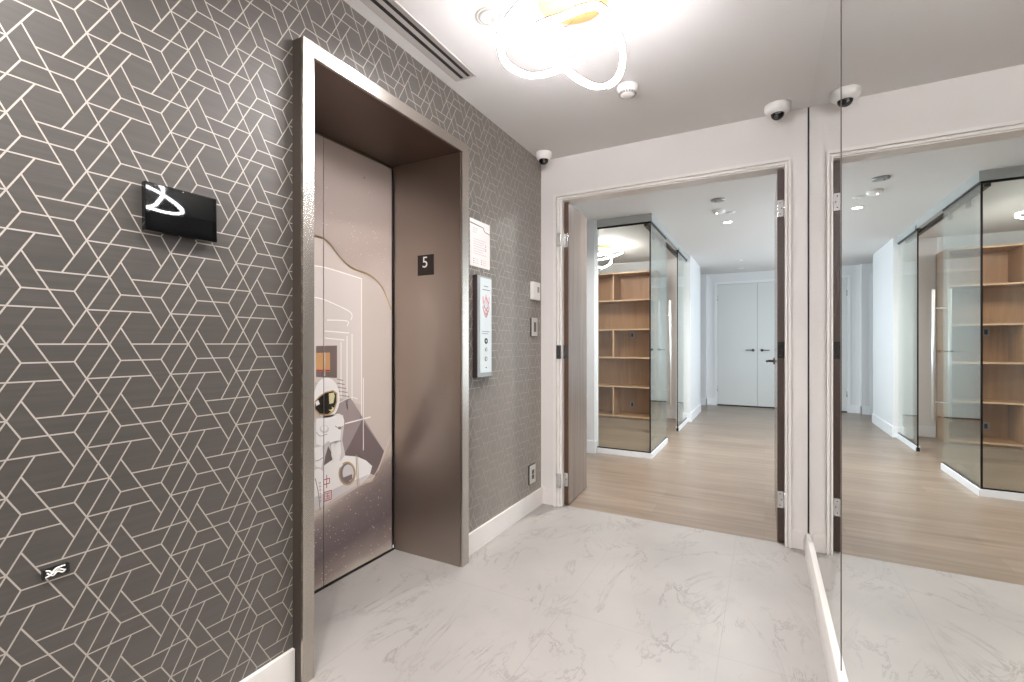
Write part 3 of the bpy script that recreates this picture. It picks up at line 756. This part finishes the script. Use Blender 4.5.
# smoke detector
sx_, sy_ = -0.644, 2.50
t = thing('smoke_detector', (sx_, sy_, ZC), 'round white smoke detector with slots on the lobby ceiling', 'smoke detector')
bm = bmesh.new(); add_lathe(bm, [(0, 0), (0.056, 0), (0.056, -0.012), (0.052, -0.018), (0.047, -0.020), (0.047, -0.030), (0.036, -0.046), (0.026, -0.050), (0, -0.050)], sx_, sy_, ZC, 40); obj('housing', bm, 'plastic', t)
bm = bmesh.new()
for k in range(18):
    a = 2*PI*k/18; tb = bmesh.new(); add_box(tb, 0.0360, 0.0478, -0.0042, 0.0042, -0.046, -0.031)
    bmesh.ops.rotate(tb, verts=tb.verts, cent=(0.042, 0, -0.038), matrix=Matrix.Rotation(-0.62, 3, 'Y'))
    bmesh.ops.translate(tb, verts=tb.verts, vec=(0.0, 0, 0.0)); bmesh.ops.scale(tb, verts=tb.verts, vec=(1, 1, 1))
    merge(bm, tb, 0, Matrix.Translation((sx_, sy_, ZC)) @ Matrix.Rotation(a, 4, 'Z') @ Matrix.Translation((-0.0035, 0, 0.0015)))
tag(obj('slots', bm, 'grey_plastic', t), 'ring of grey slots')

# dome cameras
def dome(x, y, r, label, look):
    t = thing('dome_camera', (x, y, ZC), label, 'security camera')
    bm = bmesh.new(); add_lathe(bm, [(0, 0), (r, 0), (r*1.0, -0.012), (r*0.97, -0.030), (r*0.88, -0.040), (r*0.70, -0.048), (0.036, -0.051), (0, -0.051)], x, y, ZC, 40); obj('housing', bm, 'plastic', t)
    bm = bmesh.new(); add_lathe(bm, [(0.035, 0.004), (0.035, 0)] + [(0.035*math.cos(a), -0.035*math.sin(a)) for a in (PI/2*k/8 for k in range(1, 8))] + [(0, -0.035)], x, y, ZC-0.049, 28)
    obj('dome_cover', bm, 'glossblack', t)
    bm = bmesh.new(); a = look; add_lathe(bm, [(0.012, 0), (0.012, 0.004), (0.007, 0.005), (0, 0.004)], 0, 0, 0, 18)
    ln = obj('lens', bm, 'dark_chrome', t); ln.location = (0.031*math.cos(a)*0.78, 0.031*math.sin(a)*0.78, -0.049-0.024); ln.rotation_euler = Vector((math.cos(a)*0.78, math.sin(a)*0.78, -0.66)).to_track_quat('Z', 'Y').to_euler()
    return t
dome(-1.398, 3.085, 0.056, 'white dome camera on the ceiling in the left corner', -1.1)
dome(0.066, 3.105, 0.068, 'white dome camera with a black lens above the right door jamb', -1.9)

# ================================================================== ENTRANCE DOORS
def hinge(parent, x, y, z, side, m='chrome', h=0.1):
    """leaf plates on the door edge and on the jamb, with a knuckle"""
    bm = bmesh.new()
    add_box(bm, x-0.018, x+0.018, y-0.0022, y, z-h/2, z+h/2, 0, 0.0008)
    add_lathe(bm, [(0.006, -h/2), (0.006, h/2)], x+side*0.020, y-0.004, z, 12)
    if side < 0: add_box(bm, x-0.052, x-0.022, y-0.0585, y-0.0565, z-h/2, z+h/2, 0, 0.0008); add_box(bm, x-0.024, x-0.022, y-0.0585, y, z-h/2, z+h/2, 0)
    for k in (-1, 0, 1): add_lathe(bm, [(0.0035, 0), (0.0035, 0.001), (0, 0.001)], x+0.004*((k+1) % 2 * 2 - 1), y-0.0022, z+k*h*0.33, 10, 1, axis='-y')
    o = obj('hinge', bm, [m, 'dark_chrome'], parent)
    return o
LY0 = YB + 0.036
# narrow left leaf
bm = bmesh.new(); add_box(bm, -1.3085, -1.2745, LY0, LY0+0.476, 0.008, 2.245, 0)
for f in bm.faces:
    c = f.calc_center_median()
    if abs(c.y - LY0) < 1e-4 or abs(c.y-LY0-0.476) < 1e-4: f.material_index = 1
dl_ = struct('door_1', bm, ['laminate', 'brown_edge'], (-1.3085, LY0, 0)); dl_.rotation_euler.z = 0.055
for z, m in ((1.962, 'chrome'), (1.137, 'dark_chrome'), (0.193, 'chrome')): hinge(dl_, -1.297, LY0, z, -1, m)
# wide right leaf
bm = bmesh.new(); add_box(bm, 0.068, 0.1045, LY0, LY0+0.925, 0.008, 2.245, 0)
for f in bm.faces:
    c = f.calc_center_median()
    if abs(c.y - LY0) < 1e-4 or abs(c.y-LY0-0.925) < 1e-4: f.material_index = 1
dr_ = struct('door_2', bm, ['laminate', 'dark_brown_edge'], (0.09, LY0, 0))
for z, m in ((2.012, 'chrome'), (1.161, 'black_metal'), (0.262, 'chrome')): hinge(dr_, 0.0865, LY0, z, 1, m)
def lever(parent, x, y, z, axis, direc, m='dark_chrome'):
    """rosette, neck and lever; axis = outward normal ('-x' or '-y'), direc = sign along the door"""
    bm = bmesh.new(); add_lathe(bm, [(0.026, 0), (0.026, 0.006), (0.023, 0.009), (0.010, 0.010), (0.0085, 0.045), (0, 0.045)], x, y, z, 24, axis=axis)
    if axis == '-x': P = [(x-0.045, y, z), (x-0.052, y+direc*0.012, z), (x-0.054, y+direc*0.06, z), (x-0.050, y+direc*0.125, z)]
    else: P = [(x, y-0.045, z), (x+direc*0.012, y-0.052, z), (x+direc*0.06, y-0.054, z), (x+direc*0.125, y-0.050, z)]
    add_tube(bm, catmull(P, 5, False)+[Vector(P[-1])], 0.0085, 10); return obj('door_handle', bm, m, parent)
lever(dr_, 0.068, LY0+0.865, 1.066, '-x', -1)
# jamb lining of the doorway (hall side stop)
bm = bmesh.new()
add_box(bm, OX0, OX0+0.0165, YB+0.001, YB+0.12, 0, OZ); add_box(bm, OX1-0.003, OX1, YB+0.001, YB+0.12, 0, OZ); add_box(bm, OX0+0.0165, OX1-0.003, YB+0.001, YB+0.12, OZ-0.006, OZ)
struct('trim_3', bm, 'trim')

# ================================================================== HALL BEYOND THE DOORS
HX1 = 1.3
def wall(name, x0, x1, y0, y1, z0=0, z1=ZH, m='paint_hall'):
    bm = bmesh.new(); add_box(bm, x0, x1, y0, y1, z0, z1); return struct(name, bm, m)
# unseen right side of the hall, with a window added to let daylight in
bm = bmesh.new(); WY0, WY1, WZ0, WZ1 = 4.6, 9.2, 0.4, 2.35
add_box(bm, HX1, HX1+0.12, YB+0.12, WY0, 0, ZH); add_box(bm, HX1, HX1+0.12, WY1, 10.2, 0, ZH); add_box(bm, HX1, HX1+0.12, WY0, WY1, 0, WZ0); add_box(bm, HX1, HX1+0.12, WY0, WY1, WZ1, ZH)
struct('wall_hall_right', bm, 'paint_hall')
bm = bmesh.new()
for y in (WY0, (WY0+WY1)/2-0.02, WY1-0.04): add_box(bm, HX1+0.03, HX1+0.08, y, y+0.04, WZ0, WZ1)
for z in (WZ0, WZ1-0.04): add_box(bm, HX1+0.03, HX1+0.08, WY0, WY1, z, z+0.04)
w = struct('added_window_1', bm, 'trim_cool')
bm = bmesh.new(); add_box(bm, HX1+0.05, HX1+0.056, WY0+0.04, WY1-0.04, WZ0+0.04, WZ1-0.04); obj('window_pane', bm, 'glass', w)
pl = D.lights.new('daylight_portal', 'AREA'); pl.shape = 'RECTANGLE'; pl.size = WY1-WY0; pl.size_y = WZ1-WZ0; pl.cycles.is_portal = True
plo = D.objects.new('daylight_portal', pl); C.objects.link(plo); plo.location = (HX1+0.125, (WY0+WY1)/2, (WZ0+WZ1)/2); plo.rotation_euler = (PI/2, 0, PI/2)

wall('wall_lobby_return', 0.345, HX1, YB, YB+0.12)
wall('wall_lobby_return.001', -3.0, XL-0.1, YB, YB+0.12)
wall('wall_hall_left', -3.1, -3.0, YB, 4.95)
# stub wall left of the glass office
wall('wall_stub', -3.75, -1.636, 4.95, 5.06)
baseboard('baseboard_stub', -3.0, -1.636, 4.936, 4.95, 0.135, 'trim_cool')
baseboard('baseboard_stub.001', -1.636, -1.622, 4.94, 5.0, 0.135, 'trim_cool')
wall('wall_office_left', -3.85, -3.75, 4.95, 7.95)
wall('wall_office_back', -3.75, -1.2, 7.85, 7.95)
baseboard('baseboard_office', -1.468, -1.2, 7.836, 7.85, 0.135, 'trim_cool')
# hall wall between the glass office and the foyer
wall('wall_pier', -1.2, -1.0, 7.62, 8.9)
baseboard('baseboard_pier', -1.0, -0.986, 7.62, 8.9, 0.135, 'trim_cool')
baseboard('baseboard_pier.001', -1.2, -0.986, 7.606, 7.62, 0.135, 'trim_cool')
baseboard('baseboard_pier.002', -1.2, -1.0, 8.9, 8.914, 0.135, 'trim_cool')
wall('wall_foyer_left', -2.6, -2.5, 7.95, 10.1)
# far wall with the double doors and a side door further left
FY = 9.95
bm = bmesh.new()
add_box(bm, -0.925, -0.845, FY, FY+0.12, 0, ZH); add_box(bm, 0.615, HX1, FY, FY+0.12, 0, ZH); add_box(bm, -0.845, 0.615, FY, FY+0.12, 2.375, ZH)
add_box(bm, -1.0, -0.925, FY+0.0, FY+0.12, 0, ZH); add_box(bm, -2.5, -1.0, FY-0.10, FY+0.12, 2.375, ZH); add_box(bm, -2.5, -1.98, FY-0.10, FY+0.12, 0, 2.375); add_box(bm, -1.165, -1.0, FY-0.10, FY+0.12, 0, 2.375)
struct('wall_far', bm, 'paint_hall')
baseboard('baseboard_far', -0.986, -0.86, FY-0.014, FY, 0.135, 'trim_cool')
baseboard('baseboard_far.001', -1.13, -0.986, FY-0.114, FY-0.1, 0.135, 'trim_cool')
baseboard('baseboard_far.002', -1.0, -0.986, FY-0.114, FY-0.014, 0.135, 'trim_cool')
bm = bmesh.new(); add_box(bm, -0.86, -0.812, FY-0.01, FY+0.12, 0, 2.345); add_box(bm, 0.583, 0.63, FY-0.01, FY+0.12, 0, 2.345); add_box(bm, -0.86, 0.63, FY-0.01, FY+0.12, 2.345, 2.39); struct('trim_4', bm, 'trim_cool')
bm = bmesh.new(); add_box(bm, -2.02, -1.97, FY-0.11, FY, 0, 2.345); add_box(bm, -1.172, -1.125, FY-0.11, FY, 0, 2.345); add_box(bm, -2.02, -1.125, FY-0.11, FY, 2.345, 2.39); struct('trim_5', bm, 'trim_cool')
bm = bmesh.new(); add_box(bm, -0.812, 0.583, FY+0.1, FY+0.12, 0, 2.345); struct('wall_closet', bm, 'black')
def far_leaf(name, x0, x1, hx, direc, y=FY):
    bm = bmesh.new(); add_box(bm, x0, x1, y+0.004, y+0.044, 0.022, 2.341, 0, 0.0015)
    d = struct(name, bm, 'door_white', (x0, y, 0)); lever(d, hx, y+0.004, 1.075, '-y', direc)
    xe = x0 if direc < 0 else x1
    for z in (2.08, 0.32):
        bm = bmesh.new(); add_lathe(bm, [(0.008, -0.05), (0.008, 0.05)], xe, y-0.004, z, 12); obj('hinge', bm, 'chrome', d)
    return d
far_leaf('door_3', -0.809, -0.1175, -0.19, -1)
far_leaf('door_4', -0.1140, 0.580, -0.04, 1)
far_leaf('door_5', -1.968, -1.174, -1.25, -1, FY-0.08)
tag(obj('threshold_gap', (lambda b: (add_box(b, -0.812, 0.583, FY+0.006, FY+0.04, 0.0, 0.021), b)[1])(bmesh.new()), 'black'), kind='structure').name = 'far_door_gap_dark'  # solid black strip put in for the shade under the far doors

# ceiling fittings of the hall
downlight(-0.852, 4.20, ZH, 'lit downlight right over the doorway in the hall', True, 0.052, watts=20*HALL_W)
downlight(-0.363, 5.757, ZH, 'lit downlight beside the hall smoke alarm, further down the hall', True, 0.052, watts=20*HALL_W)
downlight(-0.305, 5.347, ZH, 'dim downlight right of the hall smoke alarm', False, 0.045)
downlight(-0.352, 8.50, ZH, 'nearer of two small unlit downlights before the far double doors', False, 0.045)
downlight(-0.373, 9.41, ZH, 'unlit downlight closest to the far double doors', False, 0.045)
for x, y, lab in ((-0.386, 4.817, 'flat grey disc speaker on the hall ceiling nearest the doorway'), (-0.407, 5.203, 'round white smoke alarm with a bright indicator on the hall ceiling')):
    t = thing('ceiling_sensor', (x, y, ZH), lab, 'ceiling sensor')
    big = y > 5
    bm = bmesh.new(); add_lathe(bm, [(0, 0), (0.062, 0), (0.060, -0.014), (0.050, -0.03 if big else -0.018), (0.02, -0.036 if big else -0.02), (0, -0.036 if big else -0.02)], x, y, ZH, 32); obj('housing', bm, 'plastic' if big else 'alu', t)
    bm = bmesh.new(); add_lathe(bm, [(0.006, 0), (0.006, -0.004), (0, -0.004)], x-0.02, y-0.02, ZH-(0.034 if big else 0.019), 12); obj('indicator', bm, 'lamp' if big else 'black', t)

# ================================================================== GLASS OFFICE
GX, GY, GT = -1.052, 5.01, 2.458
gp = thing('glass_partition', (GX, GY, 0), 'frameless glass corner partition of the office on a white curb', 'glass partition')
def part(name, m, *boxes, parent=gp, label=None):
    bm = bmesh.new()
    for b in boxes: add_box(bm, *b)
    o = obj(name, bm, m, parent)
    if label: o['label'] = label
    return o
part('glass_pane', 'glass', (-1.62, GX-0.006, GY-0.005, GY+0.005, 0.066, GT))
part('glass_pane', 'glass_side', (GX-0.005, GX+0.005, GY+0.006, 5.895, 0.066, GT))
part('glass_pane', 'glass', (GX-0.005, GX+0.005, 6.765, 7.604, 0.066, GT))
part('curb', 'trim_cool', (-1.622, GX+0.022, GY-0.022, GY+0.022, 0, 0.056), (GX-0.022, GX+0.022, GY+0.022, 5.9, 0, 0.056))
part('curb', 'trim_cool', (GX-0.022, GX+0.022, 6.76, 7.606, 0, 0.056))
part('bottom_channel', 'black_metal', (-1.622, GX+0.008, GY-0.008, GY+0.008, 0.056, 0.067), (GX-0.008, GX+0.008, GY+0.008, 5.9, 0.056, 0.067))
part('bottom_channel', 'black_metal', (GX-0.008, GX+0.008, 6.76, 7.606, 0.056, 0.067))
part('top_channel', 'black_metal', (-1.622, GX+0.008, GY-0.008, GY+0.008, GT, GT+0.018), (GX-0.008, GX+0.008, GY+0.008, 5.9, GT, GT+0.018))
part('top_channel', 'black_metal', (GX-0.008, GX+0.008, 6.76, 7.606, GT, GT+0.018))
part('corner_joint', 'black_metal', (GX-0.006, GX+0.006, GY-0.006, GY+0.006, 0.067, GT))
part('edge_profile', 'black_metal', (GX-0.006, GX+0.006, 6.752, 6.764, 0.03, GT+0.02))
part('end_cap', 'black', (GX-0.02, GX+0.02, 6.72, 6.77, GT+0.01, GT+0.06))
part('end_cap', 'black', (GX-0.014, GX+0.014, 6.735, 6.765, 0.0, 0.04))
bm = bmesh.new(); add_box(bm, -1.636, GX+0.02, GY-0.02, GY+0.02, GT+0.018, ZH); add_box(bm, GX-0.02, GX+0.02, GY+0.02, 7.62, GT+0.018, ZH); struct('trim_7', bm, 'fascia')
bm = bmesh.new(); add_box(bm, -1.636, -1.622, 4.98, 5.04, 0, ZH); struct('trim_8', bm, 'trim_cool')

SX = -1.115
sd = thing('sliding_glass_door', (SX, 5.9, 0), 'clear sliding glass door with long steel ladder pulls behind the office glass', 'glass door')
bm = bmesh.new(); add_box(bm, SX-0.005, SX+0.005, 5.37, 6.345, 0.012, GT-0.03); obj('glass_pane', bm, 'glass_door', sd)
bm = bmesh.new(); add_box(bm, SX-0.02, SX+0.02, 5.1, 7.5, GT-0.004, GT+0.03); obj('top_track', bm, 'black_metal', sd)
for y in (5.50, 5.963):
    bm = bmesh.new(); add_box(bm, SX-0.012, SX+0.012, y-0.03, y+0.03, GT-0.07, GT-0.006, 0, 0.003); obj('roller', bm, 'chrome', sd)
for s in (1, -1):
    bm = bmesh.new(); hx = SX + (0.045 if s > 0 else -0.085); add_lathe(bm, [(0, 0.41), (0.0145, 0.412), (0.0145, 1.753), (0, 1.755)], hx, 6.285, 0, 16)
    for z in (0.60, 1.56): add_tube(bm, [(SX+s*0.005, 6.285, z), (hx, 6.285, z)], 0.007, 10)
    obj('pull_handle', bm, 'handle_metal', sd)

# bookcase
BY, BD = 7.42, 0.40
bc = thing('bookcase', (-2.4, BY, 0), 'tall empty oak bookcase behind the office glass', 'bookcase')
def bpart(name, m, *b):
    bm = bmesh.new(); add_box(bm, *b)
    for f in bm.faces:
        if abs(f.calc_center_median().y - b[2]) < 1e-4: f.material_index = 1
    return obj(name, bm, [m, 'oak_edge'], bc)
bpart('side_panel', 'oak', -1.49, -1.468, BY, BY+BD, 0, 2.335); bpart('side_panel', 'oak', -3.62, -3.598, BY, BY+BD, 0, 2.335)
sh = [0.030, 0.500, 0.962, 1.412, 1.876, 2.313]
for i, z in enumerate(sh): bpart('shelf', 'oak', -3.598, -1.49, BY, BY+BD-0.012, z, z+0.022)
for i, (a, b) in enumerate(zip(sh, sh[1:])):
    for x in ((-2.151, -2.82) if i % 2 == 0 else (-2.5,)):
        if i % 2 == 1: continue
        bpart('divider', 'oak', x, x+0.022, BY, BY+BD-0.012, a+0.022, b)
bm = bmesh.new(); add_box(bm, -3.598, -1.49, BY+BD-0.012, BY+BD, 0.03, 2.335); obj('back_panel', bm, 'oak', bc)
bm = bmesh.new(); add_box(bm, -3.598, -1.49, BY+0.03, BY+0.05, 0, 0.03); obj('plinth', bm, 'oak', bc)
for z in (1.34, 0.19):
    bm = bmesh.new(); add_box(bm, -1.965, -1.895, BY+BD-0.018, BY+BD-0.012, z-0.05, z+0.05, 0, 0.001); add_box(bm, -1.945, -1.915, BY+BD-0.020, BY+BD-0.018, z-0.03, z+0.03, 1)
    tag(obj('outlet_plate', bm, ['grey_plastic', 'black'], bc), 'small dark outlet in the bookcase back')

# office ring light: the same kind of fitting, copied with its parts
def copy_tree(o, parent=None):
    c = o.copy(); C.objects.link(c); c.parent = parent
    for ch in list(o.children): copy_tree(ch, c)
    return c
fill_ring = copy_tree(rl); fill_ring['label'] = 'added unseen LED ring light, fill for the lobby from behind the camera'  # extra copy added out of view to light the lobby walls
fill_ring.location = (-0.62, -0.35, ZC); fill_ring.rotation_euler = (0, 0, 2.2)
ol = copy_tree(rl); ol['label'] = 'looping LED ring light with a gold canopy seen through the office glass'
ol.location = (-2.02, 6.42, ZH); ol.rotation_euler = (0, 0, 0.5)

for ch in ol.children:
    if ch.name.startswith('light_strip'):
        ch.data = ch.data.copy(); ch.data.materials[0] = M['led_office']
for o in (rl, fill_ring, ol): o['group'] = 'looping ring lights'
